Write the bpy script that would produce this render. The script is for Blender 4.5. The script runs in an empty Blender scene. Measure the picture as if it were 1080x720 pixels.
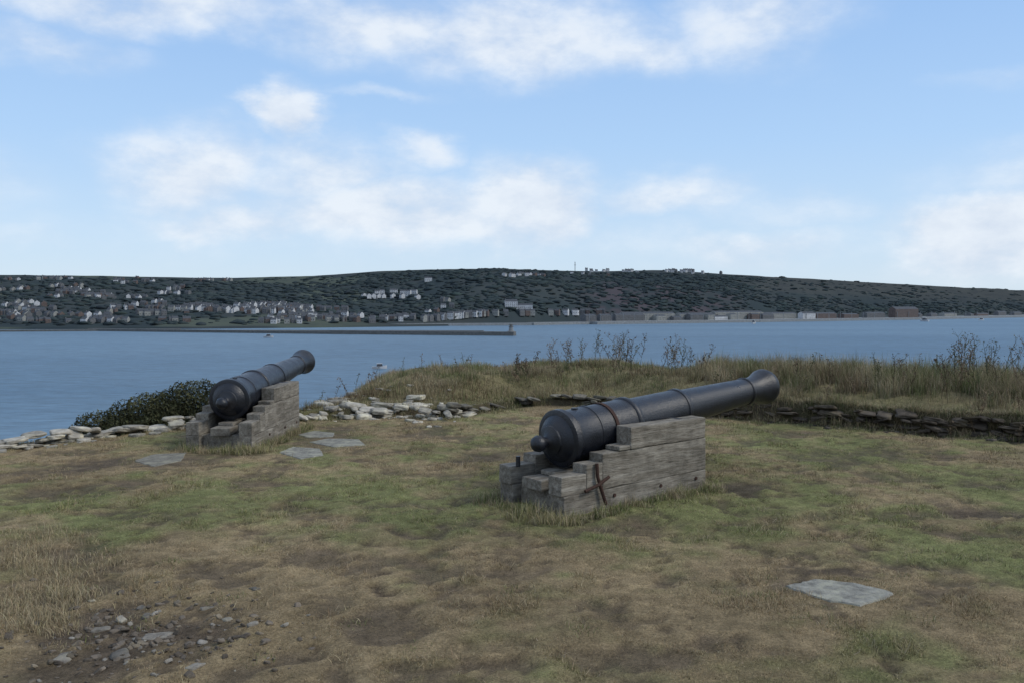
import bpy, math, random
import numpy as np
from mathutils import Vector, Matrix, noise as mnoise
random.seed(3); rng=np.random.default_rng(7)
S=bpy.context.scene
COLL=S.collection
F=900.0; HZ=322.0; CH=1.7; SEA=-28.3
# ---------------------------------------------------------------- helpers
_T=rng.random((256,256))
def vnoise(x,y):
    x=np.asarray(x,float);y=np.asarray(y,float)
    xi=np.floor(x).astype(int);yi=np.floor(y).astype(int)
    fx=x-xi;fy=y-yi;fx=fx*fx*(3-2*fx);fy=fy*fy*(3-2*fy)
    a=_T[xi&255,yi&255];b=_T[(xi+1)&255,yi&255];c=_T[xi&255,(yi+1)&255];d=_T[(xi+1)&255,(yi+1)&255]
    return (a*(1-fx)+b*fx)*(1-fy)+(c*(1-fx)+d*fx)*fy
def fbm(x,y,o=4,g=0.5):
    s=0;a=1;t=0
    for i in range(o):
        s=s+a*vnoise(x*2**i+17.3*i,y*2**i+5.7*i);t+=a;a*=g
    return s/t
def sm(a,b,x):
    t=np.clip((x-a)/(b-a),0,1);return t*t*(3-2*t)
def lerp(a,b,t): return a+(b-a)*t
def link(o,parent=None):
    COLL.objects.link(o)
    if parent: o.parent=parent
    return o
def np_mesh(name,V,tris,col=None,mat=None,smooth=False,quads=None):
    me=bpy.data.meshes.new(name)
    V=np.asarray(V,np.float32)
    me.vertices.add(len(V));me.vertices.foreach_set('co',V.ravel())
    n=3 if quads is None else 4
    I=np.asarray(tris if quads is None else quads,np.int32)
    me.loops.add(I.size);me.loops.foreach_set('vertex_index',I.ravel())
    me.polygons.add(len(I));me.polygons.foreach_set('loop_start',np.arange(0,I.size,n,dtype=np.int32))
    me.update(calc_edges=True)
    if smooth: me.polygons.foreach_set('use_smooth',np.ones(len(I),bool))
    if col is not None:
        ca=me.color_attributes.new('Col','FLOAT_COLOR','POINT')
        c=np.ones((len(V),4),np.float32);c[:,:3]=col;ca.data.foreach_set('color',c.ravel())
    if mat: me.materials.append(mat)
    o=bpy.data.objects.new(name,me);link(o);return o
def pd_mesh(name,V,Fs,mats=(),col=None,mi=None,smooth=False,parent=None):
    me=bpy.data.meshes.new(name);me.from_pydata([tuple(v) for v in V],[],Fs)
    for m in mats: me.materials.append(m)
    if mi is not None: me.polygons.foreach_set('material_index',mi)
    if smooth: me.polygons.foreach_set('use_smooth',[True]*len(Fs))
    if col is not None:
        ca=me.color_attributes.new('Col','FLOAT_COLOR','POINT')
        c=np.ones((len(V),4),np.float32);c[:,:3]=col;ca.data.foreach_set('color',c.ravel())
    me.update();o=bpy.data.objects.new(name,me);link(o,parent);return o
class Mt:
    def __init__(s,name,rough=0.8,spec=0.3,metal=0):
        s.m=bpy.data.materials.new(name);s.m.use_nodes=True;s.nt=s.m.node_tree
        s.b=s.nt.nodes['Principled BSDF'];s.b.inputs['Roughness'].default_value=rough
        s.b.inputs['Specular IOR Level'].default_value=spec;s.b.inputs['Metallic'].default_value=metal
    def n(s,t,**k):
        nd=s.nt.nodes.new(t)
        for a,b in k.items(): setattr(nd,a,b)
        return nd
    def l(s,a,b): s.nt.links.new(a,b)
    def noise(s,vec,scale,detail=5,rough=0.55,dist=0):
        n=s.n('ShaderNodeTexNoise');n.inputs['Scale'].default_value=scale;n.inputs['Detail'].default_value=detail
        n.inputs['Roughness'].default_value=rough;n.inputs['Distortion'].default_value=dist
        if vec is not None: s.l(vec,n.inputs['Vector'])
        return n.outputs['Fac']
    def ramp(s,fac,st):
        r=s.n('ShaderNodeValToRGB');e=r.color_ramp.elements
        while len(e)<len(st): e.new(0.5)
        for i,(p,c) in enumerate(st):
            e[i].position=p;e[i].color=(c,c,c,1) if not hasattr(c,'__len__') else (*c,1)
        s.l(fac,r.inputs['Fac']);return r.outputs['Color']
    def mix(s,a,b,f,mode='MIX'):
        m=s.n('ShaderNodeMix');m.data_type='RGBA';m.blend_type=mode
        for v,i in ((f,0),(a,6),(b,7)):
            if isinstance(v,bpy.types.NodeSocket): s.l(v,m.inputs[i])
            elif i==0: m.inputs[0].default_value=v
            else: m.inputs[i].default_value=(*v,1)
        return m.outputs[2]
    def bump(s,h,st,dist):
        b=s.n('ShaderNodeBump');b.inputs['Strength'].default_value=st;b.inputs['Distance'].default_value=dist
        s.l(h,b.inputs['Height']);s.l(b.outputs[0],s.b.inputs['Normal']);return b
    def base(s,c):
        if isinstance(c,bpy.types.NodeSocket): s.l(c,s.b.inputs['Base Color'])
        else: s.b.inputs['Base Color'].default_value=(*c,1)
    def obj(s,scale=(1,1,1)):
        t=s.n('ShaderNodeTexCoord');mp=s.n('ShaderNodeMapping');mp.inputs['Scale'].default_value=scale
        s.l(t.outputs['Object'],mp.inputs['Vector'])
        oi=s.n('ShaderNodeObjectInfo');ml=s.n('ShaderNodeMath',operation='MULTIPLY');ml.inputs[1].default_value=37
        s.l(oi.outputs['Random'],ml.inputs[0]);s.l(ml.outputs[0],mp.inputs['Location']);return mp.outputs[0]
    def attr(s):
        a=s.n('ShaderNodeAttribute');a.attribute_name='Col';return a.outputs['Color']
def colmat(name,rough=0.85,spec=0.2):
    m=Mt(name,rough,spec);m.base(m.attr());return m.m
# ---------------------------------------------------------------- materials
m=Mt('turf_ground',0.95,0.1);v=m.obj()
n1=m.noise(v,9,6,0.7);n2=m.noise(v,70,5,0.7)
c=m.mix(m.attr(),m.ramp(n1,[(0.3,0.6),(0.7,1.35)]),1.0,'MULTIPLY')
c=m.mix(c,m.ramp(n2,[(0.3,0.5),(0.7,1.5)]),0.85,'MULTIPLY');m.base(c);m.bump(n2,0.9,0.02);M_GROUND=m.m
M_GRASS=colmat('grass_blades',0.8,0.12)
m=Mt('stone',0.9,0.15);v=m.obj();n1=m.noise(v,14,7,0.7);n2=m.noise(v,5,4,0.6)
c=m.mix(m.attr(),m.ramp(n1,[(0.3,0.45),(0.65,1.25)]),1.0,'MULTIPLY')
c=m.mix(c,m.mix(m.attr(),(1.5,1.5,1.35),1.0,'MULTIPLY'),m.ramp(n2,[(0.52,0.0),(0.64,0.8)]));m.base(c);m.bump(n1,0.8,0.02);M_STONE=m.m
m=Mt('weathered_timber',0.9,0.12);v=m.obj((1.1,11,11));v2=m.obj((3,34,34));v3=m.obj((1,1,1))
n1=m.noise(v,2.2,7,0.65,0.6);n2=m.noise(v2,3,5,0.6,0.3);n3=m.noise(v3,4,6,0.7)
c=m.ramp(n1,[(0.28,(0.110,0.095,0.077)),(0.48,(0.200,0.182,0.152)),(0.72,(0.32,0.30,0.26))])
c=m.mix(c,m.ramp(n2,[(0.30,0.35),(0.48,0.95),(0.75,1.15)]),0.8,'MULTIPLY')
c=m.mix(c,m.ramp(n3,[(0.35,0.55),(0.62,1.15)]),0.9,'MULTIPLY')
m.base(c);m.bump(n2,0.7,0.01);M_WOOD=m.m
m=Mt('black_painted_iron',0.4,0.5);v=m.obj();n1=m.noise(v,7,6,0.7);n2=m.noise(v,60,5,0.65);n3=m.noise(v,2.4,7,0.7)
c=m.ramp(n1,[(0.3,(0.004,0.005,0.008)),(0.6,(0.009,0.0115,0.018)),(0.8,(0.026,0.030,0.038))])
c=m.mix(c,(0.05,0.040,0.035),m.ramp(n3,[(0.58,0.0),(0.74,0.4)]));m.base(c)
m.l(m.ramp(n1,[(0.3,0.26),(0.7,0.5)]),m.b.inputs['Roughness']);m.bump(n2,0.8,0.006);M_IRON=m.m
m=Mt('rusty_iron',0.85,0.2);v=m.obj();n1=m.noise(v,30,5,0.7)
m.base(m.ramp(n1,[(0.3,(0.02,0.014,0.012)),(0.7,(0.075,0.04,0.03))]));m.bump(n1,0.6,0.004);M_RUST=m.m
m=Mt('bore_dark',0.9,0.1);m.base((0.004,0.004,0.004));M_BORE=m.m
# ---------------------------------------------------------------- terrain
WX=[-300,-30,-20,-12,-7.5,-5.9,-4.5,-3.2,-2.0,-0.8,0.2,1.6,3.2,4.8,6.4,10,16,30,300]
WY=[-150,-12,-4,4,8.7,10.4,11.9,12.9,13.2,13.1,14.6,14.4,12.9,11.8,10.75,8.6,4.6,-3,-150]
_wx=np.linspace(-300,300,12001);_wy=np.interp(_wx,WX,WY)
_k=np.ones(13)/13;_wys=np.convolve(np.pad(_wy,6,'edge'),_k,'valid')
def yw(x): return np.interp(x,_wx,_wys)
def px2w(px,py):
    D=CH*F/(py-HZ);return (px-540)/F*D,D
PATCH=[(130,672,120,40,1.0),(40,712,90,30,.9),(215,615,60,14,.8),(1035,537,62,11,1),(790,517,36,15,1),(985,600,32,13,1),(505,481,36,9,1),
 (395,620,16,8,1.0),(430,563,60,7,.9),(880,606,60,9,1),(90,490,60,8,.9),(330,465,60,12,.7),(450,530,50,5,.8),(270,560,50,6,.8),
 (170,487,45,9,.8),(640,640,60,7,.5),(330,640,60,9,.6),(590,690,80,10,.5),(940,505,60,6,.7),(420,600,50,6,.8),(1075,640,40,8,.5),(720,560,60,5,.5),(630,556,70,9,.8),(235,480,50,8,.8),(520,630,40,5,.4),
 (60,520,70,8,.8),(160,545,60,6,.6),(520,560,40,6,.7),(480,500,50,5,.6),(880,480,50,5,.7),(1000,480,60,4,.8),(860,545,40,5,.6),(560,600,60,6,.5),(750,610,50,6,.4),(300,700,60,14,.7)]
SLABS=[((888,628),[(833,622),(862,614),(908,619),(950,629),(938,636),(913,643),(870,636)],(.235,.23,.20)),
 ((317,478),[(292,478),(308,472),(336,474),(340,481),(315,485)],(.22,.215,.185)),
 ((352,467),[(325,467),(345,463),(378,464),(385,470),(350,472)],(.21,.205,.175)),
 ((335,458),[(312,459),(330,455),(352,457),(350,461),(325,462)],(.2,.195,.165)),
 ((165,486),[(138,487),(160,480),(195,478),(188,487),(160,493)],(.18,.17,.14))]
SLW=[px2w(*s[0]) for s in SLABS]
def soil(x,y):
    wx=x+(fbm(x*3,y*3,4)-.5)*0.7;wy_=y+(fbm(x*3+9,y*3+4,4)-.5)*0.9
    r=np.zeros_like(x)
    for cx,cy,rx,ry,a in PATCH:
        X,D=px2w(cx,cy);RX=rx/F*D;D2=CH*F/(cy+ry-HZ);D3=CH*F/(cy-ry-HZ);RY=(D3-D2)/2
        d=np.sqrt(((wx-X)/RX)**2+((wy_-D)/RY)**2);r=np.maximum(r,a*(1-sm(0.45,1.2,d)))
    t=fbm(x*1.6+40,y*1.6,5,.6);r=np.maximum(r,0.75*sm(0.56,0.68,t)*(y<13))
    t=fbm(x*5+10,y*5+40,4,.6);r=np.maximum(r,0.75*sm(0.57,0.68,t)*(y<13))
    return r*sm(0.40,0.58,fbm(x*11,y*11,4,.65)+0.24*r)
def H(x,y):
    x=np.asarray(x,float);y=np.asarray(y,float)
    s=(y-yw(x))*0.85
    s=s+(fbm(x*1.3+3,y*1.3,3)-.5)*0.3
    hb=0.47*sm(-3.5,-1.7,x)+0.24*(fbm(x*.6,y*.6,2)-.5)*sm(-3.5,-2.5,x)
    wh=0.10+0.19*sm(2.2,3.6,x)
    e=0.35+2.9*sm(-3.9,-2.2,x)
    near=sm(-0.02,0.06,s)*wh*sm(-3.6,-3,x)
    z=near+(hb-wh*sm(-3.6,-3,x))*sm(0.1,1.6,s)*sm(-3.6,-2.6,x)
    d=np.maximum(s-e,0);z=z-0.95*d*d/(d+0.9)
    flat=1-sm(0,2,s)
    q=(fbm(x*.5+7,y*.5+7,3)-.5)*0.10*sm(9,16,np.hypot(x-1,y-9)+6)+(fbm(x*2.2,y*2.2,4)-.5)*0.05
    q=q+(fbm(x*6,y*6,3)-.5)*0.02-0.03*soil(x,y)*flat
    k=np.ones_like(x)
    for sx_,sy_ in SLW: k=k*sm(.35,.75,np.hypot(x-sx_,y-sy_))
    return np.maximum(z+q*k,-45)
def gcol(x,y):
    n=fbm(x*.55+2,y*.55+1,4);n2=fbm(x*2.1+11,y*2.1,4);n3=fbm(x*6+1,y*6+50,3)
    g=1.1*(n-.5)*2+1.1*(n2-.5)*2+.7*(n3-.5)*2
    g=g+0.45*np.exp(-(((x+2.6)/2.4)**2+((y-8.3)/2.2)**2))+0.45*np.exp(-(((x-3.4)/2.8)**2+((y-9.0)/2.4)**2))+0.5*np.exp(-(((x-.9)/1.6)**2+((y-7.0)/.8)**2))
    g=g+0.12*np.exp(-((y-6)/1.2)**2)-0.4*np.exp(-((y-4)/1.2)**2)-0.5*sm(-2.5,-5,x)*(y<9)-.03
    g=sm(-0.6,0.85,g)[...,None]
    dry=np.array([0.238,0.183,0.106]);gr=np.array([0.162,0.168,0.070])
    c=lerp(dry,gr,g)
    c=c*lerp(0.70,1.30,fbm(x*1.1,y*1.1+30,3))[...,None]
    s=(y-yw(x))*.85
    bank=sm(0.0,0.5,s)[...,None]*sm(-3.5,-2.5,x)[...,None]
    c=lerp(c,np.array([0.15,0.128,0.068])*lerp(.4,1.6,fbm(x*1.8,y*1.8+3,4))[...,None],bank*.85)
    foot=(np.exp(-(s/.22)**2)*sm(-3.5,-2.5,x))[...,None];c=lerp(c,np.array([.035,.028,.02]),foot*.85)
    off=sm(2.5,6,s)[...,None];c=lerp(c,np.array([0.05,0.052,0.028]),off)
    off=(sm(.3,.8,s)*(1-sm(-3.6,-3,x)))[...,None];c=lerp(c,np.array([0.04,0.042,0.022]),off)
    so=soil(x,y)[...,None];c=lerp(c,np.array([0.080,0.062,0.046])*lerp(.6,1.5,fbm(x*7,y*7,3))[...,None],so*.9*(s<0)[...,None])
    return c
def axis(a,b,step,far_a,far_b):
    mid=np.arange(a,b,step);L=[];p=a;st=step
    while p>far_a: st*=1.13;p-=st;L.append(p)
    R=[];p=mid[-1];st=step
    while p<far_b: st*=1.13;p+=st;R.append(p)
    return np.array(L[::-1]+list(mid)+R)
gx=axis(-8.5,9,.04,-290,290);gy=axis(3.2,17,.04,-400,160)
X,Y=np.meshgrid(gx,gy);Z=H(X,Y)
def grid_quads(nr,nc):
    i=np.arange(nr-1)[:,None]*nc+np.arange(nc-1)[None,:]
    return np.stack([i,i+1,i+1+nc,i+nc],-1).reshape(-1,4)
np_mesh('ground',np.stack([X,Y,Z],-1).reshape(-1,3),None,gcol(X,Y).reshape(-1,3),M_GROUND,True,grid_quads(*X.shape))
# ---------------------------------------------------------------- grass
def blades(name,x,y,h,w,lean,col,seg=1,z=None,obj=True,tipcol=1.25,basecol=0.6):
    n=len(x);z=H(x,y)-0.004 if z is None else z
    a=rng.random(n)*6.283;la=rng.random(n)*6.283;lm=lean*rng.random(n)
    dx=np.cos(a)*w/2;dy=np.sin(a)*w/2
    B=np.stack([x,y,z],-1);d=np.stack([dx,dy,0*dx],-1)
    lv=np.stack([np.cos(la)*lm*h,np.sin(la)*lm*h,0*h],-1);up=np.stack([0*h,0*h,h*(1-.35*lm)],-1)
    col=np.clip(col,0,1)
    if seg==1:
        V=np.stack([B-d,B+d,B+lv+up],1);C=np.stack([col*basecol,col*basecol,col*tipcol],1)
        T=np.arange(n*3).reshape(n,3)
    else:
        Mp=B+lv*.28+up*.58
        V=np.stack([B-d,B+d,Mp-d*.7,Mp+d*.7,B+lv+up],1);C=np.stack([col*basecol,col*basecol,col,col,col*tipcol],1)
        o=np.arange(n)[:,None]*5
        T=np.concatenate([o+np.array([[0,1,3]]),o+np.array([[0,3,2]]),o+np.array([[2,3,4]])])
    return V.reshape(-1,3),T,C.reshape(-1,3)
def join(parts):
    V=[];T=[];C=[];o=0
    for v,t,c in parts:
        V.append(v);T.append(t+o);C.append(c);o+=len(v)
    return np.concatenate(V),np.concatenate(T),np.concatenate(C)
def jit(c,n,a=.35): return c*(1+a*(rng.random((n,1))-.5)*2)*(1+.12*(rng.random((n,3))-.5))
CAR=[((0.405,6.78),40.0),((-3.06,10.0),87.0)]
def incar(x,y):
    r=np.zeros(len(x),bool)
    for (cx,cy),a in CAR:
        a=math.radians(a);u=(x-cx)*math.cos(a)+(y-cy)*math.sin(a);v=-(x-cx)*math.sin(a)+(y-cy)*math.cos(a)
        r|=(u>-.02)&(u<1.87)&(v>-.02)&(v<.82)
    return r
def inslab(x,y,grow=1.0):
    r=np.zeros(len(x),bool)
    for (cen,outl,_) in SLABS:
        P=np.array([px2w(*p) for p in outl]);C0=P.mean(0);P=C0+(P-C0)*grow;ins=np.zeros(len(x),bool)
        for i in range(len(P)):
            x1,y1=P[i];x2,y2=P[(i+1)%len(P)]
            ins^=((y1>y)!=(y2>y))&(x<(x2-x1)*(y-y1)/(y2-y1+1e-12)+x1)
        r|=ins
    return r
N=560000
D=3.3+11.7*rng.random(N)**1.5;x=(rng.random(N)*2-1)*(D*.68+.5);y=D
so=soil(x,y);s=(y-yw(x))*.85
keep=(rng.random(N)>so*1.3)&(s<.3)&~incar(x,y)&~inslab(x,y,.97)&(rng.random(N)<0.08+1.0*sm(.38,.64,fbm(x*4,y*4+8,4,.6)))
x=x[keep];y=y[keep];n=len(x);c=gcol(x,y)
straw=rng.random(n)<.24
c[straw]=np.array([0.32,0.262,0.168])
tf=sm(.52,.72,fbm(x*2.7+5,y*2.7,4))
h=(0.007+0.015*rng.random(n))*(1+1.9*tf)*(0.8+.05*y);w=0.0022+.0004*y
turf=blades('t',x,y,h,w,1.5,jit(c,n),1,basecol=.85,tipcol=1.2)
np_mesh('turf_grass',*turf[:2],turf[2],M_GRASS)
parts=[]
def clump(cx,cy,rx,ry,n,h0,h1,col,lean=.7,w=.004,strawp=.3):
    t=rng.random(n)*6.283;r=rng.random(n)**.6
    x=cx+np.cos(t)*r*rx;y=cy+np.sin(t)*r*ry;k=~incar(x,y)&~inslab(x,y,.95);x=x[k];y=y[k];n=len(x)
    if n==0: return
    h=(h0+(h1-h0)*rng.random(n))*(1.1-.5*r[k]);c=np.tile(np.array(col),(n,1));s_=rng.random(n)<strawp;c[s_]=(0.35,0.295,0.19)
    parts.append(blades('c',x,y,h,np.full(n,w),lean,jit(c,n),2))
GR=(0.145,0.165,0.064);ST=(0.29,0.24,0.145)
for (cx,cy),a in CAR:
    a=math.radians(a);ux,uy=math.cos(a),math.sin(a);vx,vy=-uy,ux
    for i in range(70):
        if i<40: u=random.uniform(-.05,1.9);v_=-.06-random.random()*.1
        elif i<58: u=-.08-random.random()*.12;v_=random.uniform(-.1,.9)
        else: u=random.uniform(0,1.9);v_=.88
        clump(cx+u*ux+v_*vx,cy+u*uy+v_*vy,.10,.10,int(110*random.uniform(.4,1)),.03,random.uniform(.08,.2),GR if random.random()<.6 else ST,.8)
    clump(cx-.15*ux+.1*vx,cy-.15*uy+.1*vy,.3,.2,700,.06,.2,(.23,.22,.10),.9)
    clump(cx-.15*ux-.1*vx,cy-.15*uy-.1*vy,.2,.12,400,.06,.18,(.27,.24,.12),.9)
for i in range(110):
    px=random.gauss(30,42);py=random.uniform(560,665);X0,D0=px2w(px,py)
    clump(X0,D0,.14,.12,70,.03,random.uniform(.06,.14),ST,1.0,.003,.5)
for i in range(400):
    X0=random.uniform(-6,7);D0=random.uniform(4,12.5)
    if D0>yw(X0)-.3: continue
    clump(X0,D0,.10,.10,60,.015,random.uniform(.03,.075),GR if random.random()<.6 else ST,1.2,.0033,.35)
for i in range(26):
    t=random.random()*6.28;X0,D0=px2w(890+60*math.cos(t),629+16*math.sin(t));clump(X0,D0,.06,.05,26,.012,.03,(.19,.18,.09),1.3,.003,.4)
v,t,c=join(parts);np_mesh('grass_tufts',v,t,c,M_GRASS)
# bank grass
parts=[]
N=170000
x=-3.4+14.5*rng.random(N);s=-.12+4.3*rng.random(N)**1.2;y=yw(x)+s/.85
nn=fbm(x*1.5,y*1.5+5,3)
right=sm(2.8,4.5,x)
kp=rng.random(N)<(0.08+0.92*sm(.42,.6,nn))*(0.5+.6*right);x=x[kp];y=y[kp];s=s[kp];nn=nn[kp];right=right[kp];n=len(x)
h=(0.03+.09*rng.random(n))*(1+2.2*right*sm(.5,1.3,s)+.9*sm(.55,.7,nn))
c=np.tile(np.array([0.27,0.222,0.135]),(n,1));g=rng.random(n)<.15+.6*sm(.42,.58,fbm(x*1.4+60,y*1.4,3));c[g]=(0.128,0.142,0.058)
br=(rng.random(n)<.6*sm(.5,.62,fbm(x*1.2+30,y*1.2,3))*(1-right));c[br]=(0.11,0.075,0.045)
c*=lerp(.55,1.45,fbm(x*.9+3,y*.9,3))[:,None]
parts.append(blades('b',x,y,h,np.full(n,.006),.9,jit(c,n),2))
for i in range(480):
    X0=random.choice([random.uniform(3.2,11),random.uniform(3.8,9),random.uniform(-2.6,3.6)])
    s0=random.uniform(.9,3.0);Y0=float(yw(X0))+s0/.85
    hh=random.uniform(.24,.6) if X0>3.4 else random.uniform(.08,.26)
    cc_=random.choice([ST,ST,(.34,.29,.19),(.15,.17,.075),(.14,.16,.07),(.14,.10,.06)])
    clump(X0,Y0,.22,.2,random.randint(40,170),hh*.35,hh,cc_,.6,.005,.6 if cc_[0]>.2 else .25)
for i in range(360):
    X0=random.uniform(1.8,11);Y0=float(yw(X0))+random.uniform(.05,.25)
    clump(X0,Y0,random.uniform(.08,.22),.07,70,.05,random.uniform(.09,.17),(.15,.16,.075) if random.random()<.6 else ST,1.6,.005,.3)
for i in range(60):
    X0=random.uniform(1.8,11);Y0=float(yw(X0))-random.uniform(.15,.35)
    clump(X0,Y0,.12,.07,50,.03,random.uniform(.05,.10),(.15,.165,.07),1.0,.005,.3)
for i in range(80):
    X0=random.uniform(-8,-3);Y0=float(yw(X0))+random.uniform(-.3,.5)
    clump(X0,Y0,.2,.1,50,.02,.07,(.14,.145,.065),1.0,.005,.35)
for i in range(60):
    X0=random.uniform(-3,0);Y0=float(yw(X0))+random.uniform(-.5,.5)
    clump(X0,Y0,.2,.1,60,.03,.12,(.15,.15,.065),1.0,.005,.45)
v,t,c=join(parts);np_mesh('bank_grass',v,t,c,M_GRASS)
# ---------------------------------------------------------------- dried stalks
def stick(V,Fc,C,a,b,r0,r1,col):
    a=Vector(a);b=Vector(b);d=(b-a).normalized();u=d.orthogonal().normalized();w=d.cross(u);o=len(V)
    for p,r in ((a,r0),(b,r1)):
        for k in range(3):
            t=k*2.094;V.append(p+(u*math.cos(t)+w*math.sin(t))*r);C.append(col)
    for k in range(3): Fc.append((o+k,o+(k+1)%3,o+3+(k+1)%3,o+3+k))
def weed(V,Fc,C,x,y,h,bushy):
    z=float(H(np.array([x]),np.array([y]))[0]);p=Vector((x,y,z-.02));col=random.choice([(.08,.06,.04),(.14,.105,.07),(.08,.08,.045)])
    dirv=Vector((random.gauss(0,.14),random.gauss(0,.14),1)).normalized();segs=7
    for i in range(segs):
        q=p+dirv*h/segs;stick(V,Fc,C,p,q,.0038,.0028,col)
        if i>=2:
            for k in range(bushy):
                a=random.random()*6.28;bl=h*random.uniform(.12,.28)*(1-.07*i);bd=Vector((math.cos(a),math.sin(a),random.uniform(.8,2.0))).normalized()
                e=q+bd*bl;stick(V,Fc,C,q,e,.0023,.0016,col)
                for j in range(4):
                    cc=e+Vector([random.gauss(0,.013) for _ in range(3)]);o=len(V);s_=random.uniform(.006,.013)
                    for t in range(3): V.append(cc+Vector([random.gauss(0,s_) for _ in range(3)]));C.append(tuple(np.array(col)*random.uniform(.8,1.8)))
                    Fc.append((o,o+1,o+2))
        p=q;dirv=(dirv+Vector((random.gauss(0,.12),random.gauss(0,.12),0))).normalized()
V=[];Fc=[];C=[]
def weeds_at(px,spread,depth,n,h0,h1,b):
    for i in range(n):
        D=depth+random.gauss(0,.35);X0=(px+random.gauss(0,spread)-540)/F*D
        weed(V,Fc,C,X0,D,random.uniform(h0,h1),b)
weeds_at(608,14,15.8,12,.35,.66,3);weeds_at(652,12,15.6,16,.45,.85,4);weeds_at(718,14,15,13,.35,.72,3);weeds_at(550,7,16,11,.15,.42,5)
weeds_at(1020,18,12.4,20,.4,.8,3);weeds_at(965,25,12.6,12,.3,.6,2);weeds_at(1070,20,12,16,.4,.78,2);weeds_at(840,30,13.6,10,.25,.5,2)
weeds_at(375,25,15.6,9,.15,.38,1);weeds_at(480,30,16,9,.15,.36,1);weeds_at(1200,70,11,24,.3,.6,3);weeds_at(340,14,15.0,6,.15,.3,1)
weeds_at(1045,25,11.2,8,.2,.4,2);weeds_at(905,30,12.8,9,.25,.5,2)
pd_mesh('dried_wildflower_stalks',V,Fc,(M_GRASS,),np.array([tuple(c) for c in C]))
# ---------------------------------------------------------------- bush
def bush(name,lobes,n,size,c0,c1):
    P=[]
    for (cx,cy,cz,rx,ry,rz) in lobes:
        k=int(n*rx*rz/sum(l[3]*l[5] for l in lobes))
        d=rng.normal(size=(k,3));d/=np.linalg.norm(d,axis=1)[:,None]
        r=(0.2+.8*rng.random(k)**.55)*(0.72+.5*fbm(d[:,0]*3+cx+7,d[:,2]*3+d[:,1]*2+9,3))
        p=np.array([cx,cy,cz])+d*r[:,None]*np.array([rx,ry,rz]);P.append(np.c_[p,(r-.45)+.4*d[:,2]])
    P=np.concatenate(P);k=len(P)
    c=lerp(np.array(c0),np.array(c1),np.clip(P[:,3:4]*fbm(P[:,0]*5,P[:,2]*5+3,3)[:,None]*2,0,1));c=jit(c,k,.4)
    R=rng.normal(size=(k,3,3))*size
    V=P[:,None,:3]+R;return np_mesh(name,V.reshape(-1,3),np.arange(k*3).reshape(k,3),np.repeat(c,3,0),M_GRASS)
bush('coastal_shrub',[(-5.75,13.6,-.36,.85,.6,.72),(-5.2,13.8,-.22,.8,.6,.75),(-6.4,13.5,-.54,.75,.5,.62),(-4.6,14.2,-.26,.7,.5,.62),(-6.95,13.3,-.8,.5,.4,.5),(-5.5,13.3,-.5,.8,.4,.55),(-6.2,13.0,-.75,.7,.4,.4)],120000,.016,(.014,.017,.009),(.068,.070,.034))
# ---------------------------------------------------------------- rocks
import bmesh
def ico(sub):
    bm=bmesh.new();bmesh.ops.create_icosphere(bm,subdivisions=sub,radius=1);V=np.array([v.co[:] for v in bm.verts]);T=np.array([[v.index for v in f.verts] for f in bm.faces]);bm.free();return V,T
IV,IT=ico(3);IV1,IT1=ico(1)
def rock(cx,cy,cz,sx,sy,sz,rot,col,tilt=.08):
    d=IV.copy();p=6
    r=(np.abs(d)**p).sum(1)**(-1/p)
    o=rng.random(3)*50
    V=d*r[:,None]
    V=V+0.24*(np.stack([fbm(V[:,0]*1.3+o[0],V[:,1]*1.3+V[:,2]+o[1],3),fbm(V[:,1]*1.3+o[1],V[:,2]*1.3+V[:,0]+9,3),fbm(V[:,2]*1.3+o[2],V[:,0]*1.3+V[:,1],3)],-1)-.5)*2.2
    V=V*np.array([sx,sy,sz])
    R=np.array(Matrix.Rotation(rot,3,'Z')@Matrix.Rotation(random.gauss(0,tilt),3,'X')@Matrix.Rotation(random.gauss(0,tilt),3,'Y'))
    return V@R.T+np.array([cx,cy,cz]),IT.copy(),np.tile(np.array(col)*random.uniform(.6,1.35),(len(V),1))
def h1(x,y): return float(H(np.array([x]),np.array([y]))[0])
def wall(name,xa,xb,courses,cz,off,ln,col,miss=0.0,z0=0,thick=.13,jy=.03,tilt=.08):
    parts=[]
    for c_ in range(courses):
        x=xa
        while x<xb:
            L=random.uniform(*ln);x+=L*.5
            gap=float(fbm(np.array([x*1.1+3]),np.array([c_*.2]),2)[0])
            if random.random()>miss+(.25 if c_==courses-1 else 0)+(.5 if gap>.6 else 0):
                y=float(yw(x));sl=math.atan2(float(yw(x+.1))-float(yw(x-.1)),.2)
                zz=h1(x,y-.35) + z0+cz*(c_+.4)+random.gauss(0,cz*.15)
                parts.append(rock(x,y+off+random.gauss(0,jy),zz,L*.52,thick*random.uniform(.7,1.2),cz*.55*random.uniform(.6,1.25),sl+random.gauss(0,.12),col,tilt))
            x+=L*.5*math.cos(.5)
    v,t,c=join(parts);return np_mesh(name,v,t,c,M_STONE,True)
wall('dry_stone_wall',2.2,13,6,.045,.03,(.06,.30),(.072,.060,.047),.28,jy=.06,tilt=.14)
wall('dry_stone_wall',-1.0,2.2,4,.045,.03,(.1,.34),(.12,.11,.09),.4,jy=.06,tilt=.12)
wall('low_stone_wall',-3.4,-.75,3,.045,-.03,(.08,.30),(.35,.325,.275),.2,jy=.13,tilt=.12)
wall('low_stone_wall',-12,-3.7,4,.042,.02,(.08,.30),(.33,.305,.255),.08,z0=-.02,jy=.08,tilt=.12)
parts=[]
for i in range(110):
    px=random.uniform(325,485);py=432+(px-325)*.05+random.gauss(0,5);X0,D0=px2w(px,py);s_=random.choice([.03,.05,.08,.14])*random.uniform(.8,1.2)
    parts.append(rock(X0,D0,h1(X0,D0)+s_*.1,s_,s_*.7,s_*.3,random.random()*3,(.37,.345,.29)))
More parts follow.
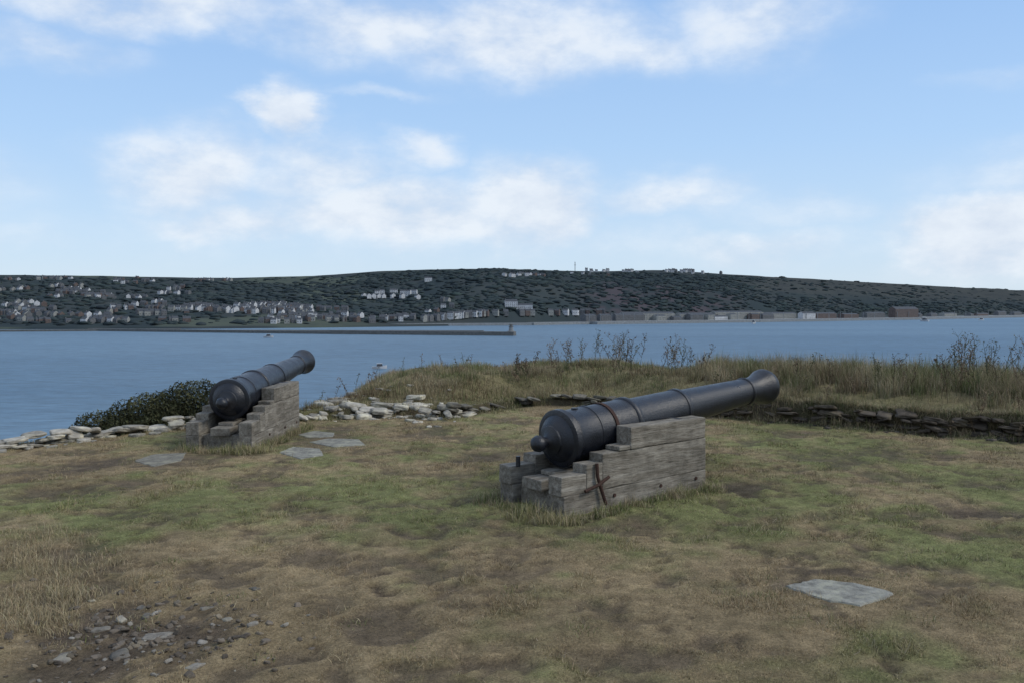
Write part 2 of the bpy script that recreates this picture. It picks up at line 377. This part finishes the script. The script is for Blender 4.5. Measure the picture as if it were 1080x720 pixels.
for i in range(80):
    X0=random.uniform(-7,-3.6);D0=float(yw(X0))+random.uniform(-.5,.3);s_=random.choice([.025,.04,.07,.11])*random.uniform(.8,1.2)
    parts.append(rock(X0,D0,h1(X0,D0),s_,s_*.7,s_*.3,random.random()*3,(.30,.28,.235)))
for i in range(60):
    X0=random.uniform(2.5,9);D0=float(yw(X0))-random.uniform(.1,.35);s_=random.choice([.02,.03,.05])
    parts.append(rock(X0,D0,h1(X0,D0),s_,s_*.7,s_*.4,random.random()*3,(.07,.06,.05)))
v,t,c=join(parts);np_mesh('loose_stones',v,t,c,M_STONE,True)
parts=[]
for i in range(420):
    px=random.gauss(140,80);py=min(718,random.gauss(672,24));X0,D0=px2w(px,py);s_=random.choice([.006,.008,.011,.015,.022])*random.uniform(.7,1.2)
    parts.append(rock(X0,D0,h1(X0,D0)+.001,s_,s_*.75,s_*.4,random.random()*3,(.125,.105,.083) if random.random()<.85 else (.2,.185,.16),.3))
for px,py,s_ in ((160,670,.07),(215,642,.045),(235,655,.035),(120,690,.06),(200,705,.045),(265,626,.035),(150,650,.035),(262,665,.03),(100,660,.05),(60,690,.06)):
    X0,D0=px2w(px,py);parts.append(rock(X0,D0,h1(X0,D0)-.006,s_,s_*.7,.014,random.random()*3,(.18,.165,.14)))
v,t,c=join(parts);np_mesh('rubble_stones',v,t,c,M_STONE,True)
for (cen,outl,col) in SLABS:
    X0,D0=px2w(*cen);pts=[px2w(a,b) for (a,b) in outl];P=[]
    for i in range(len(pts)):
        a=np.array(pts[i]);b=np.array(pts[(i+1)%len(pts)])
        for k in range(7): P.append(a+(b-a)*k/7+rng.normal(size=2)*.006)
    zt=float(max(h1(p[0],p[1]) for p in P+[np.array([X0,D0])]))+.008
    n=len(P);V=[(p[0],p[1],zt-.008) for p in P]+[(p[0]*.97+X0*.03,p[1]*.97+D0*.03,zt+.0) for p in P]+[(p[0],p[1],zt-.08) for p in P]
    Fc=[tuple(range(n,2*n))]+[(i,(i+1)%n,n+(i+1)%n,n+i) for i in range(n)]+[(2*n+i,2*n+(i+1)%n,(i+1)%n,i) for i in range(n)]
    pd_mesh('paving_slab',V,Fc,(M_STONE,),np.tile(np.array(col),(3*n,1)))
# ---------------------------------------------------------------- cannons
PROF=[(0,.001),(.008,.035),(.03,.06),(.065,.072),(.10,.064),(.13,.045),(.155,.042),(.175,.06),(.19,.10),(.20,.125),(.215,.13),(.225,.15),(.26,.185),(.285,.205),(.29,.235),(.297,.25),(.345,.252),(.352,.24),(.36,.232),(.375,.236),(.39,.228),
 (.62,.225),(.625,.232),(.645,.232),(.65,.224),(1.1,.217),(1.105,.226),(1.12,.232),(1.15,.232),(1.165,.222),(1.17,.207),(1.19,.203),(1.62,.194),(1.85,.189),(1.855,.198),(1.89,.200),(1.905,.192),(1.91,.178),(1.95,.174),
 (2.98,.137),(2.985,.145),(3.0,.150),(3.02,.145),(3.025,.136),(3.1,.136),(3.17,.142),(3.24,.157),(3.30,.178),(3.335,.190),(3.36,.192),(3.375,.182),(3.385,.183),(3.40,.178),(3.415,.165),(3.418,.078)]
def lathe(name,prof,mats,parent,seg=72,bore=True):
    V=[];Fc=[];mi=[]
    pr=[(a,b,0) for a,b in prof]
    if bore: pr+=[(3.40,.072,1),(2.9,.07,1),(2.9,.001,1)]
    for t,r,_ in pr:
        for k in range(seg):
            a=k*2*math.pi/seg;V.append((t,r*math.cos(a),r*math.sin(a)))
    for i in range(len(pr)-1):
        for k in range(seg):
            a=i*seg+k;b=i*seg+(k+1)%seg;Fc.append((a,b,b+seg,a+seg));mi.append(pr[i+1][2])
    o=pd_mesh(name,V,Fc,mats,mi=mi,smooth=True,parent=parent)
    o.data.set_sharp_from_angle(angle=math.radians(40));return o
def timber(name,parent,x0,x1,y0,y1,z0,z1,bev=.009):
    bm=bmesh.new();bmesh.ops.create_cube(bm,size=1)
    for v in bm.verts:
        v.co=Vector((lerp(x0,x1,v.co.x+.5),lerp(y0,y1,v.co.y+.5),lerp(z0,z1,v.co.z+.5)))
    nseg=max(3,int((x1-x0)/.09))
    for i in range(1,nseg):
        g=bm.verts[:]+bm.edges[:]+bm.faces[:];xx=lerp(x0,x1,i/nseg)
        bmesh.ops.bisect_plane(bm,geom=g,plane_co=(xx,0,0),plane_no=(1,0,0))
    sh=[e for e in bm.edges if len(e.link_faces)==2 and e.calc_face_angle(0)>1.0]
    bmesh.ops.bevel(bm,geom=sh,offset=bev,segments=2,affect='EDGES',profile=.6)
    off=Vector((random.random()*20,random.random()*20,0))
    for v in bm.verts:
        q=v.co*5+off;v.co+=Vector((mnoise.noise(q),mnoise.noise(q+Vector((9,0,0))),mnoise.noise(q+Vector((0,9,0)))))*.006
    me=bpy.data.meshes.new(name);bm.to_mesh(me);bm.free();me.materials.append(M_WOOD)
    o=bpy.data.objects.new(name,me);link(o,parent);return o
def rod(name,parent,pts,r,mat,seg=10):
    V=[];Fc=[]
    P=[Vector(p) for p in pts]
    for i,p in enumerate(P):
        d=(P[min(i+1,len(P)-1)]-P[max(i-1,0)]).normalized();u=d.orthogonal().normalized();w=d.cross(u)
        for k in range(seg):
            a=k*6.28318/seg;V.append(p+(u*math.cos(a)+w*math.sin(a))*r)
    for i in range(len(P)-1):
        for k in range(seg):
            a=i*seg+k;b=i*seg+(k+1)%seg;Fc.append((a,b,b+seg,a+seg))
    Fc.append(tuple(range(seg))[::-1]);Fc.append(tuple(range(len(V)-seg,len(V))))
    return pd_mesh(name,V,Fc,(mat,),smooth=False,parent=parent)
def cannon(cx,cy,ang,idx):
    e=bpy.data.objects.new('cannon',None);link(e);e.location=(cx,cy,-.012);e.rotation_euler=(0,0,math.radians(ang))
    W=.80;T=.165;g=.002
    for nm,y0,y1 in (('right_cheek',0,T),('left_cheek',W-T,W)):
        j=random.uniform(-.015,.015)
        timber(nm+'_base',e,0+j,1.85,y0,y1,-.06,.175)
        timber(nm+'_rear_step',e,-.01,.27,y0+.003,y1-.003,.175+g,.335)
        timber(nm+'_middle_step',e,.27+g,.46,y0,y1,.175+g,.405)
        timber(nm+'_middle',e,.46+g,1.855,y0+.003,y1-.003,.175+g,.475)
        timber(nm+'_low_step',e,.66,.80,y0,y1,.475+g,.515)
        timber(nm+'_top',e,.80+g,1.84,y0-.003,y1+.003,.475+g,.67,.013)
    timber('rear_transom',e,.10,.30,T+g,W-T-g,-.02,.17)
    timber('stool_bed',e,.02,.95,.28,.52,.17+g,.265)
    timber('quoin',e,.2,.62,.31,.49,.268,.305)
    timber('front_transom',e,1.55,1.75,T+g,W-T-g,.05,.42)
    b=lathe('barrel',PROF,(M_IRON,M_BORE),e);b.location=(.03,W/2,.545);b.rotation_euler=(0,-math.radians(4.9),0)
    rod('trunnions',e,[(1.55,.06,.615),(1.55,W-.06,.615)],.062,M_IRON,28)
    if idx==0:
        V=[];Fc=[];sg=64
        for (t,r) in ((.80,.224),(.80,.2305),(.835,.2305),(.835,.224)):
            for k in range(sg):
                a=k*2*math.pi/sg;V.append((t,r*math.cos(a),r*math.sin(a)))
        for i in range(3):
            for k in range(sg):
                a=i*sg+k;bb=i*sg+(k+1)%sg;Fc.append((a,bb,bb+sg,a+sg))
        o=pd_mesh('iron_strap',V,Fc,(M_RUST,),smooth=False,parent=e);o.location=b.location;o.rotation_euler=b.rotation_euler
        rod('iron_pin',e,[(.37,-.02,.41),(.375,-.025,.30),(.41,-.03,.2),(.46,-.04,.06)],.015,M_RUST)
        rod('iron_cross_bar',e,[(.22,-.035,.20),(.37,-.04,.235),(.50,-.035,.285)],.014,M_RUST)
        rod('rear_eye_bolt',e,[(.06,.62,.33),(.06,.62,.42)],.02,M_IRON)
    for u in (.6,1.2,1.7):
        rod('bolt_head',e,[(u,-.010,.11),(u,.01,.11)],.016,M_RUST)
    rod('vent_patch',e,[(.52,W/2,.80),(.52,W/2,.822)],.03,M_IRON,16)
    return e
for i,((cx,cy),a) in enumerate(CAR): cannon(cx,cy,a,i)
# ---------------------------------------------------------------- sea
m=Mt('sea_water',0.5,0.25);tc=m.n('ShaderNodeTexCoord');mp=m.n('ShaderNodeMapping');mp.inputs['Scale'].default_value=(.0016,.006,1);m.l(tc.outputs['Object'],mp.inputs['Vector'])
n1=m.noise(mp.outputs[0],1.0,6,.6);mp2=m.n('ShaderNodeMapping');mp2.inputs['Scale'].default_value=(.08,.2,1);m.l(tc.outputs['Object'],mp2.inputs['Vector']);n2=m.noise(mp2.outputs[0],1.5,6,.65)
c=m.ramp(n1,[(0.3,(0.066,0.124,0.182)),(0.7,(0.105,0.176,0.240))])
c=m.mix(c,m.ramp(n2,[(0.3,0.6),(0.7,1.4)]),.8,'MULTIPLY');m.base(c);m.bump(n2,.7,.7);M_SEA=m.m
sx=axis(-2000,2000,200,-30000,30000);X,Y=np.meshgrid(sx,sx);np_mesh('sea',np.stack([X,Y,0*X+SEA],-1).reshape(-1,3),None,None,M_SEA,True,grid_quads(*X.shape))
# ---------------------------------------------------------------- hills
SX=[-600,0,200,350,460,540,620,700,800,900,1000,1080,1300,1700];SY=[350,347.5,347,345.5,344,342.5,341,339.5,338,336.5,335,333,331,331]
TX=[-600,-200,0,100,200,250,330,400,450,520,600,640,700,760,850,950,1080,1300,1700];TY=[300,292,290,291,293,293.5,291,286,284.5,283.5,285.5,286,284.5,289,294,300,307,318,322]
def hillpt(px,v):
    px=np.asarray(px,float);v=np.asarray(v,float)
    Ds=-SEA*F/(np.interp(px,SX,SY)-HZ)*1.06
    Dr=Ds+1100;zr=CH+(HZ-np.interp(px,TX,TY))/F*Dr
    D=Ds+(Dr-Ds)*v
    p=lerp(.85,.5,sm(380,520,px)*(1-.35*sm(800,1000,px)))
    sh=np.where(v<1,np.clip(v-.02,0,1)**p,1-(v-1)*.6)
    X=(px-540)/F*D
    z=SEA+2.5+(zr-SEA-2.5)*sh
    am=sm(0.02,.2,v)*(1-.85*np.exp(-((v-1)/.12)**2))
    z=z+am*((fbm(X*.0045+50,D*.0045,4)-.5)*34+(fbm(X*.03,D*.03,3)-.5)*7)
    z=np.where(v<=0,SEA-1,z);return X,D,z
pxs=np.arange(-600,1700,2.0);vs=np.concatenate([[0,.001],np.linspace(.02,1.5,130)])
PX,VV=np.meshgrid(pxs,vs);X,Y,Z=hillpt(PX,VV)
HAZE_TINT=np.array([.022,.030,.043])  # bluish aerial haze painted into the hill and woodland base colours
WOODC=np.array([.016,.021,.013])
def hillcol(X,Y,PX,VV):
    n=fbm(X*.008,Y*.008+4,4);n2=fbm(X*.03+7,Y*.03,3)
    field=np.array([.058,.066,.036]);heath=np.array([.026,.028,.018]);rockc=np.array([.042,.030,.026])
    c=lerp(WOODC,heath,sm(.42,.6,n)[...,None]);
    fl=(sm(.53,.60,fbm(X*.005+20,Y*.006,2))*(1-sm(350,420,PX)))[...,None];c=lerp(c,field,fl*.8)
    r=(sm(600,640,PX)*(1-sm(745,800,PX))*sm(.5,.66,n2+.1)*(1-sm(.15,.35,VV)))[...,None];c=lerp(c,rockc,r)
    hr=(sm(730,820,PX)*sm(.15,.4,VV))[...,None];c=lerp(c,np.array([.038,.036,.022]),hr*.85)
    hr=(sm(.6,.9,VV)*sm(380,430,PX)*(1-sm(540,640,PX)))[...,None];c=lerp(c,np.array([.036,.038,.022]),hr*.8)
    return c*lerp(.7,1.3,n2)[...,None]+HAZE_TINT
M_HILL=colmat('hillside',1.0,0.0)
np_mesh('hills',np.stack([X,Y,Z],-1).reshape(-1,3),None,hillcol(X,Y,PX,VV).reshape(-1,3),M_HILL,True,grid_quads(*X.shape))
n=46000
px=rng.random(n)*1900-400;v=rng.random(n)*.94+.03;X,Y,Z=hillpt(px,v)
den=.35+.65*sm(.40,.54,fbm(X*.006+3,Y*.006+8,3));den=den*(1-.88*sm(760,830,px)*sm(.08,.25,v))*(1-.85*sm(.78,.93,v))*(1-.5*(1-sm(330,420,px)))
k=rng.random(n)<den;X=X[k];Y=Y[k];Z=Z[k];px=px[k];v=v[k];n=len(X)
r=rng.random(n)**2*4+2.2
V=IV1[None]*(r[:,None,None]*np.array([1.7,1.4,.55]))*(0.6+.8*rng.random((n,len(IV1),1)))+np.stack([X,Y,Z+r*.12],-1)[:,None]
c=jit(np.tile(WOODC,(n,1)),n,.3)*lerp(.7,1.6,fbm(X*.01,Y*.01,3))[:,None]+HAZE_TINT
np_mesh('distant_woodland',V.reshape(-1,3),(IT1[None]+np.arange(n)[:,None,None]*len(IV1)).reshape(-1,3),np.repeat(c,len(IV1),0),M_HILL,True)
# houses
def project(px,v):
    X,Y,Z=hillpt(px,v);return HZ-(Z-CH)/Y*F
def place(px,py):
    vv=np.linspace(.03,1.0,200);yy=project(np.full(200,px),vv);i=int(np.argmin(np.abs(yy-py)));X,Y,Z=hillpt(np.array([px]),np.array([vv[i]]));return float(X[0]),float(Y[0]),float(Z[0])
HV=[];HF=[];HM=[]
def house(X,Y,Z,w,d,h,rot,wm,V=None,Fc=None,mi=None,rh=None,chim=True):
    V=HV if V is None else V;Fc=HF if Fc is None else Fc;mi=HM if mi is None else mi
    rh=d*.38 if rh is None else rh;o=len(V);c,s_=math.cos(rot),math.sin(rot)
    def a(x,y,z): V.append((X+x*c-y*s_,Y+x*s_+y*c,Z+z))
    for z in (-3,h):
        for x,y in ((-w/2,-d/2),(w/2,-d/2),(w/2,d/2),(-w/2,d/2)): a(x,y,z)
    a(-w/2,0,h+rh);a(w/2,0,h+rh)
    for f in ((0,1,5,4),(1,2,6,5),(2,3,7,6),(3,0,4,7),(5,6,9),(7,4,8)): Fc.append(tuple(o+i for i in f));mi.append(wm)
    for f in ((4,5,9,8),(6,7,8,9)): Fc.append(tuple(o+i for i in f));mi.append(3)
    if chim:
        o=len(V)
        for z in (h+rh*.5,h+rh+1.2):
            for x,y in ((-w/2,-.5),(-w/2+1.2,-.5),(-w/2+1.2,.5),(-w/2,.5)): a(x,y,z)
        for f in ((0,1,5,4),(1,2,6,5),(2,3,7,6),(3,0,4,7),(4,5,6,7)): Fc.append(tuple(o+i for i in f));mi.append(2)
    nw=max(2,int(w/3))
    for r_ in range(max(1,int(h/2.7))):
        for q in range(nw):
            o=len(V);x0=-w/2+w*(q+.5)/nw-.55;z0=1+2.7*r_
            a(x0,-d/2-.05,z0);a(x0+1.1,-d/2-.05,z0);a(x0+1.1,-d/2-.05,z0+1.3);a(x0,-d/2-.05,z0+1.3)
            Fc.append((o,o+1,o+2,o+3));mi.append(4)
def flat(nm,c,r=.8):
    m=Mt(nm,r,.2);n=m.noise(m.obj(),.4,3);m.base(m.mix(c,m.ramp(n,[(.3,.75),(.7,1.15)]),1.0,'MULTIPLY'));return m.m
HMATS=(flat('white_render',(.47,.49,.51)),flat('cream_render',(.25,.26,.25)),flat('grey_render',(.12,.127,.135)),flat('slate_roof',(.065,.073,.085)),flat('window_glass',(.06,.065,.075),.3),flat('red_brick',(.115,.092,.086)))
def row(px,py,n,w=8,bias=.5,slope=0,h=(4.5,6)):
    X,Y,Z=place(px,py);rot=random.gauss(0,.45);hh=random.uniform(*h)
    for i in range(n):
        x=X+i*(w+random.choice([0,0,2,5]));pp=540+F*x/Y
        X1,Y1,Z1=place(pp,py+slope*i+random.gauss(0,.25))
        house(X1,Y1,Z1+.5,w*random.uniform(.8,1.1),7.5,hh+random.uniform(-.4,.6),rot+random.gauss(0,.12),0 if random.random()<bias else random.choice([1,2,2,5]))
random.seed(11)
for i in range(110):
    px=random.uniform(-250,345);t=random.random();py=lerp(301,342,t**.75)
    if px>220: py=random.uniform(322,341)
    row(px,py,random.randint(2,6),random.choice([6.5,7.5,8.5]),.27,random.uniform(-.3,.3),(3.8,5.2))
for i in range(24): row(random.uniform(-200,240),random.uniform(294,299),random.randint(1,4),8,.3,0,(3.5,5))
for i in range(9): row(random.uniform(150,345),random.uniform(325,332),random.randint(3,7),8,.7)
row(384,315,8,8.5,.95);row(398,311,4,9,1,-.3);row(425,312,3,10,.95,0,(6,8));row(452,297,1,13,1)
for i in range(7): row(random.uniform(350,470),random.uniform(318,338),2,8,.4)
for i in range(14): row(random.uniform(615,725),random.uniform(286.3,287.6),random.randint(1,4),9,.85,0,(4.2,5.6))
for i in range(5): row(532+i*9,289+random.uniform(-1,4),2,10,.5,0,(4,6))
for i in range(8): row(random.uniform(560,770),random.uniform(288,292),1,8,.4,0,(4,6))
for i in range(22): row(random.uniform(350,620),random.uniform(336,342),random.randint(1,4),9,.35)
pd_mesh('town_houses',HV,HF,HMATS,mi=HM)
V=[];Fc=[];mi=[];X,Y,Z=place(539,326);house(X,Y,Z+2,20,12,9,.1,0,V,Fc,mi,4);X,Y,Z=place(554,327);house(X,Y,Z+2,24,10,5,0,0,V,Fc,mi,3);pd_mesh('hotel_building',V,Fc,HMATS,mi=mi)
# harbour quay & sheds
def boxes(name,bl,mat):
    V=[];Fc=[]
    for (x0,y0,x1,y1,wd,z0,z1) in bl:
        d=Vector((x1-x0,y1-y0,0));nrm=Vector((-d.y,d.x,0)).normalized()*wd/2;o=len(V)
        for z in (z0,z1):
            for p,sg in (((x0,y0),-1),((x1,y1),-1),((x1,y1),1),((x0,y0),1)): V.append((p[0]+nrm.x*sg,p[1]+nrm.y*sg,z))
        Fc+=[tuple(o+i for i in f) for f in ((0,1,5,4),(1,2,6,5),(2,3,7,6),(3,0,4,7),(4,5,6,7))]
    return pd_mesh(name,V,Fc,(mat,))
def sp(px,py): D=-SEA*F/(py-HZ)*(30/28.3);return (px-540)/F*D,D
M_QUAY=flat('quay_concrete',(.13,.132,.128));M_QL=flat('pale_concrete',(.22,.235,.245))
QP=[sp(350,344.5),sp(560,343.0),sp(620,342),sp(790,339.6),sp(960,337),sp(1090,334.2),sp(1250,332.5)]
boxes('harbour_quay',[(*QP[i],*QP[i+1],(14,14,50,50,50,50)[i],SEA-1,SEA+(3.5,4,4.5,4.6,5,5.2)[i]) for i in range(6)],M_QL)
def onq(px,off=0):
    k=(px-540)/F
    for i in range(6):
        (x0,y0),(x1,y1)=QP[i],QP[i+1]
        if x0/y0<=k<=x1/y1 or i==5:
            t=(k*y0-x0)/((x1-x0)-k*(y1-y0));X=x0+(x1-x0)*t;Y=y0+(y1-y0)*t;r=math.atan2(y1-y0,x1-x0)
            return X-math.sin(r)*off,Y+math.cos(r)*off,r
V=[];Fc=[];mi=[]
px=622
while px<1100:
    w=random.choice([14,20,30,46,60]);h=random.uniform(4,9);X,Y,r=onq(px+w*F/Y/2*.6 if px>622 else px,4)
    if random.random()<.85: house(X,Y,SEA+5,w,random.uniform(10,16),h,r,random.choice([2,2,1,0,5,2]),V,Fc,mi,2.5,False)
    px+=w*math.cos(r)*F/Y+random.choice([1,2,4,7])
pd_mesh('waterfront_buildings',V,Fc,HMATS,mi=mi)
V=[];Fc=[];mi=[]
for px,w,h in ((690,110,11),(742,90,9),(785,120,12),(828,90,9)):
    X,Y,r=onq(px,18);house(X,Y,SEA+5,w,14,h,r,1,V,Fc,mi,3,False)
pd_mesh('ferry_terminal',V,Fc,HMATS,mi=mi)
V=[];Fc=[];mi=[];X,Y,r=onq(847,-8);house(X,Y,SEA+5,36,12,9,r,0,V,Fc,mi,4);pd_mesh('harbour_office',V,Fc,HMATS,mi=mi)
V=[];Fc=[];mi=[];X,Y,r=onq(950,-6);house(X,Y,SEA+5,80,16,17,r,5,V,Fc,mi,5);pd_mesh('brick_warehouse',V,Fc,HMATS,mi=mi)
boxes('breakwater',[(*sp(-60,350.2),*sp(190,348.6),9,SEA-1,SEA+2),(*sp(95,349),*sp(350,352.2),9,SEA-1,SEA+2.8),(*sp(350,352.2),*sp(543,354),10,SEA-1,SEA+3.8),(*sp(200,349.6),*sp(510,350.4),8,SEA-1,SEA+1.8)],M_QUAY)
rp=[]
for i in range(38):
    X,Y,r=onq(615+i*12,-15);rp.append((X,Y,X+.7,Y,.7,SEA+4,SEA+17))
boxes('quay_lamp_posts',rp,M_QL)
def rings(name,x,y,z,pr,mats,mis):
    V=[];Fc=[];mi=[]
    for h,r in pr:
        for k in range(16): V.append((x+r*math.cos(k*.3927),y+r*math.sin(k*.3927),z+h))
    for i in range(len(pr)-1):
        for k in range(16): a=i*16+k;b=i*16+(k+1)%16;Fc.append((a,b,b+16,a+16));mi.append(mis[i])
    Fc.append(tuple(range(len(V)-16,len(V))));mi.append(mis[-1]);return pd_mesh(name,V,Fc,mats,mi=mi)
X,Y=sp(539,353.8)
rings('lighthouse',X,Y,SEA+3,[(0,3.8),(1.5,3.8),(1.6,2.4),(5.5,2.0),(5.6,2.7),(6.0,2.7),(6.1,1.5),(7.6,1.5),(7.7,1.9),(8.8,.2)],(M_QL,M_QUAY),[0,0,0,1,1,1,1,1,1])
X,Y,Z=place(606,286);boxes('radio_mast',[(X,Y,X+1.6,Y,1.6,Z-3,Z+26),(X-2,Y,X+3.6,Y,1,Z+16,Z+17)],M_QUAY)
# boats
def boat(px,py,L,rot=0):
    X,D=sp(px,py);e=bpy.data.objects.new('motor_boat',None);link(e);e.location=(X,D,SEA);e.rotation_euler=(0,0,rot)
    V=[];Fc=[];st=[(-.5,.13,.0),(-.3,.16,0),(0,.17,0),(.25,.13,.02),(.42,.06,.05),(.5,.005,.08)]
    for t,w,sh_ in st:
        V+=[(t*L,-w*L,(.16+sh_)*L),(t*L,-w*.6*L,-.04*L),(t*L,w*.6*L,-.04*L),(t*L,w*L,(.16+sh_)*L)]
    for i in range(5):
        for k in range(3): a=i*4+k;Fc.append((a,a+1,a+5,a+4))
        Fc.append((i*4,i*4+4,i*4+7,i*4+3))
    Fc.append((0,1,2,3));pd_mesh('hull',V,Fc,(HMATS[0],),parent=e)
    V=[];z0=.16*L
    for z,k in ((z0,1),(z0+.17*L,.8)):
        V+=[(-.2*L*k,-.11*L*k,z),(.2*L*k,-.11*L*k,z),(.2*L*k,.11*L*k,z),(-.2*L*k,.11*L*k,z)]
    pd_mesh('cabin',V,[(0,1,5,4),(1,2,6,5),(2,3,7,6),(3,0,4,7),(4,5,6,7)],(HMATS[4],),parent=e)
    z1=z0+.172*L;pd_mesh('cabin_roof',[(-.2*L,-.1*L,z1),(.18*L,-.1*L,z1),(.18*L,.1*L,z1),(-.2*L,.1*L,z1),(-.2*L,-.1*L,z1+.03*L),(.18*L,-.1*L,z1+.03*L),(.18*L,.1*L,z1+.03*L),(-.2*L,.1*L,z1+.03*L)],[(0,1,5,4),(1,2,6,5),(2,3,7,6),(3,0,4,7),(4,5,6,7)],(HMATS[0],),parent=e)
boat(400,388.5,7,.3)
boat(795,341.5,16,1.0);boat(975,339,18,2);boat(1035,338,14,.4);boat(283,356,9,0)
# ---------------------------------------------------------------- world
W=bpy.data.worlds.new('World');S.world=W;W.use_nodes=True;nt=W.node_tree
class WM(Mt):
    def __init__(s): s.nt=nt
w=WM();bg=nt.nodes['Background'];bg.inputs['Strength'].default_value=.118
SUN_EL,SUN_AZ=42,100
sky=w.n('ShaderNodeTexSky');sky.sky_type='NISHITA';sky.sun_disc=False;sky.sun_elevation=math.radians(SUN_EL);sky.sun_rotation=math.radians(SUN_AZ)
sky.altitude=50;sky.air_density=1.0;sky.dust_density=.3;sky.ozone_density=3.0
tc=w.n('ShaderNodeTexCoord');d=tc.outputs['Generated']
mp=w.n('ShaderNodeMapping');mp.inputs['Scale'].default_value=(1,1,1.9);w.l(d,mp.inputs['Vector'])
nz=w.n('ShaderNodeTexNoise');nz.inputs['Scale'].default_value=8;nz.inputs['Detail'].default_value=7;nz.inputs['Roughness'].default_value=.56;w.l(mp.outputs[0],nz.inputs['Vector'])
def vm(op,a,b=None,scale=None):
    n=w.n('ShaderNodeVectorMath',operation=op)
    for i,q in enumerate((a,b)):
        if q is None: continue
        if isinstance(q,bpy.types.NodeSocket): w.l(q,n.inputs[i])
        else: n.inputs[i].default_value=q
    if scale is not None: n.inputs['Scale'].default_value=scale
    return n
def mth(op,a,b=None,c=None):
    n=w.n('ShaderNodeMath',operation=op)
    for i,q in enumerate((a,b,c)):
        if q is None: continue
        if isinstance(q,bpy.types.NodeSocket): w.l(q,n.inputs[i])
        else: n.inputs[i].default_value=q
    return n.outputs[0]
dd=vm('SUBTRACT',nz.outputs['Color'],(.53,.5,.47)).outputs[0];dd=vm('MULTIPLY',dd,(.15,.15,.08)).outputs[0];dw=vm('ADD',d,dd).outputs[0]
PITCH=-math.atan(38/900)
def pxdir(px,py):
    a=(px-540)/F;b=(360-py)/F;y=math.cos(PITCH)-b*math.sin(PITCH);z=math.sin(PITCH)+b*math.cos(PITCH);v=Vector((a,y,z)).normalized();return v
BL=[(150,2,160,26,.9),(30,45,80,24,.65),(400,24,120,34,.9),(540,38,150,38,.95),(650,44,120,30,.8),(800,12,90,46,.8),(308,124,38,32,1.4),(205,178,78,44,1.1),(345,178,86,38,.85),(448,160,46,20,.8),
 (420,224,160,34,1.1),(255,234,90,22,.9),(556,214,64,46,1.25),(700,204,92,22,.8),(1046,240,82,42,1.45),(990,222,50,18,.65),(800,258,88,22,.75),(400,96,60,8,.4),(1065,85,60,14,.4),(20,255,90,16,.4),(560,255,600,24,.38),(850,220,100,16,.45),(1150,180,120,40,.8),(-80,180,90,40,.5)]
tot=None
for px,py,sx_,sz_,am in BL:
    c=pxdir(px,py);q=vm('SUBTRACT',dw,tuple(c)).outputs[0];q=vm('MULTIPLY',q,(F/sx_*.8,F/sx_*.8,F/sz_*.8)).outputs[0];ln=vm('LENGTH',q).outputs['Value']
    mr=w.n('ShaderNodeMapRange');mr.interpolation_type='SMOOTHSTEP';mr.inputs['From Min'].default_value=1.4;mr.inputs['From Max'].default_value=.05;mr.inputs['To Max'].default_value=am;w.l(ln,mr.inputs['Value'])
    tot=mr.outputs[0] if tot is None else mth('MAXIMUM',tot,mr.outputs[0])
g=w.noise(mp.outputs[0],2.2,5,.6)
sepn=w.n('ShaderNodeSeparateXYZ');w.l(d,sepn.inputs[0])
hi=w.n('ShaderNodeMapRange');hi.inputs['From Min'].default_value=.36;hi.inputs['From Max'].default_value=.55;w.l(sepn.outputs['Z'],hi.inputs['Value'])
bk=w.n('ShaderNodeMapRange');bk.inputs['From Min'].default_value=.6;bk.inputs['From Max'].default_value=.3;w.l(sepn.outputs['Y'],bk.inputs['Value'])
gm=mth('MULTIPLY',mth('MAXIMUM',hi.outputs[0],bk.outputs[0]),mth('MULTIPLY_ADD',g,6,-2.3))
tot=mth('MAXIMUM',tot,gm)
n3=w.noise(mp.outputs[0],11,8,.58)
den=mth('MULTIPLY',tot,mth('MULTIPLY_ADD',n3,2.0,-.12))
mr=w.n('ShaderNodeMapRange');mr.interpolation_type='SMOOTHSTEP';mr.inputs['From Min'].default_value=.03;mr.inputs['From Max'].default_value=1.05;mr.inputs['To Max'].default_value=.88;w.l(den,mr.inputs['Value'])
cc=w.ramp(n3,[(.35,(.60,.67,.78)),(.60,(.77,.82,.88))]);cc=vm('SCALE',cc,scale=9.4).outputs[0]
grad=w.ramp(sepn.outputs['Z'],[(0,(.56,.67,.78)),(.07,(.50,.65,.82)),(.18,(.39,.58,.84)),(.38,(.26,.45,.78)),(1,(.14,.28,.60))]);grad=vm('SCALE',grad,scale=10).outputs[0]
sk=w.mix(sky.outputs[0],grad,.85)
w.l(w.mix(sk,cc,mr.outputs[0]),bg.inputs['Color'])
# sun
L=bpy.data.lights.new('sun','SUN');L.energy=2.1;L.angle=math.radians(18);L.color=(1,.94,.84);o=bpy.data.objects.new('sun',L);link(o)
az=math.radians(SUN_AZ);el=math.radians(SUN_EL);sd=Vector((math.sin(az)*math.cos(el),math.cos(az)*math.cos(el),math.sin(el)))
o.rotation_euler=sd.to_track_quat('Z','Y').to_euler();o.location=sd*50
# camera
cam=bpy.data.cameras.new('camera');cam.lens=30;cam.sensor_width=36;cam.clip_start=.1;cam.clip_end=80000
o=bpy.data.objects.new('camera',cam);link(o);o.location=(0,0,CH);o.rotation_euler=(math.radians(90)+PITCH,0,0);S.camera=o
S.view_settings.view_transform='Standard';S.view_settings.look='None';S.view_settings.exposure=0
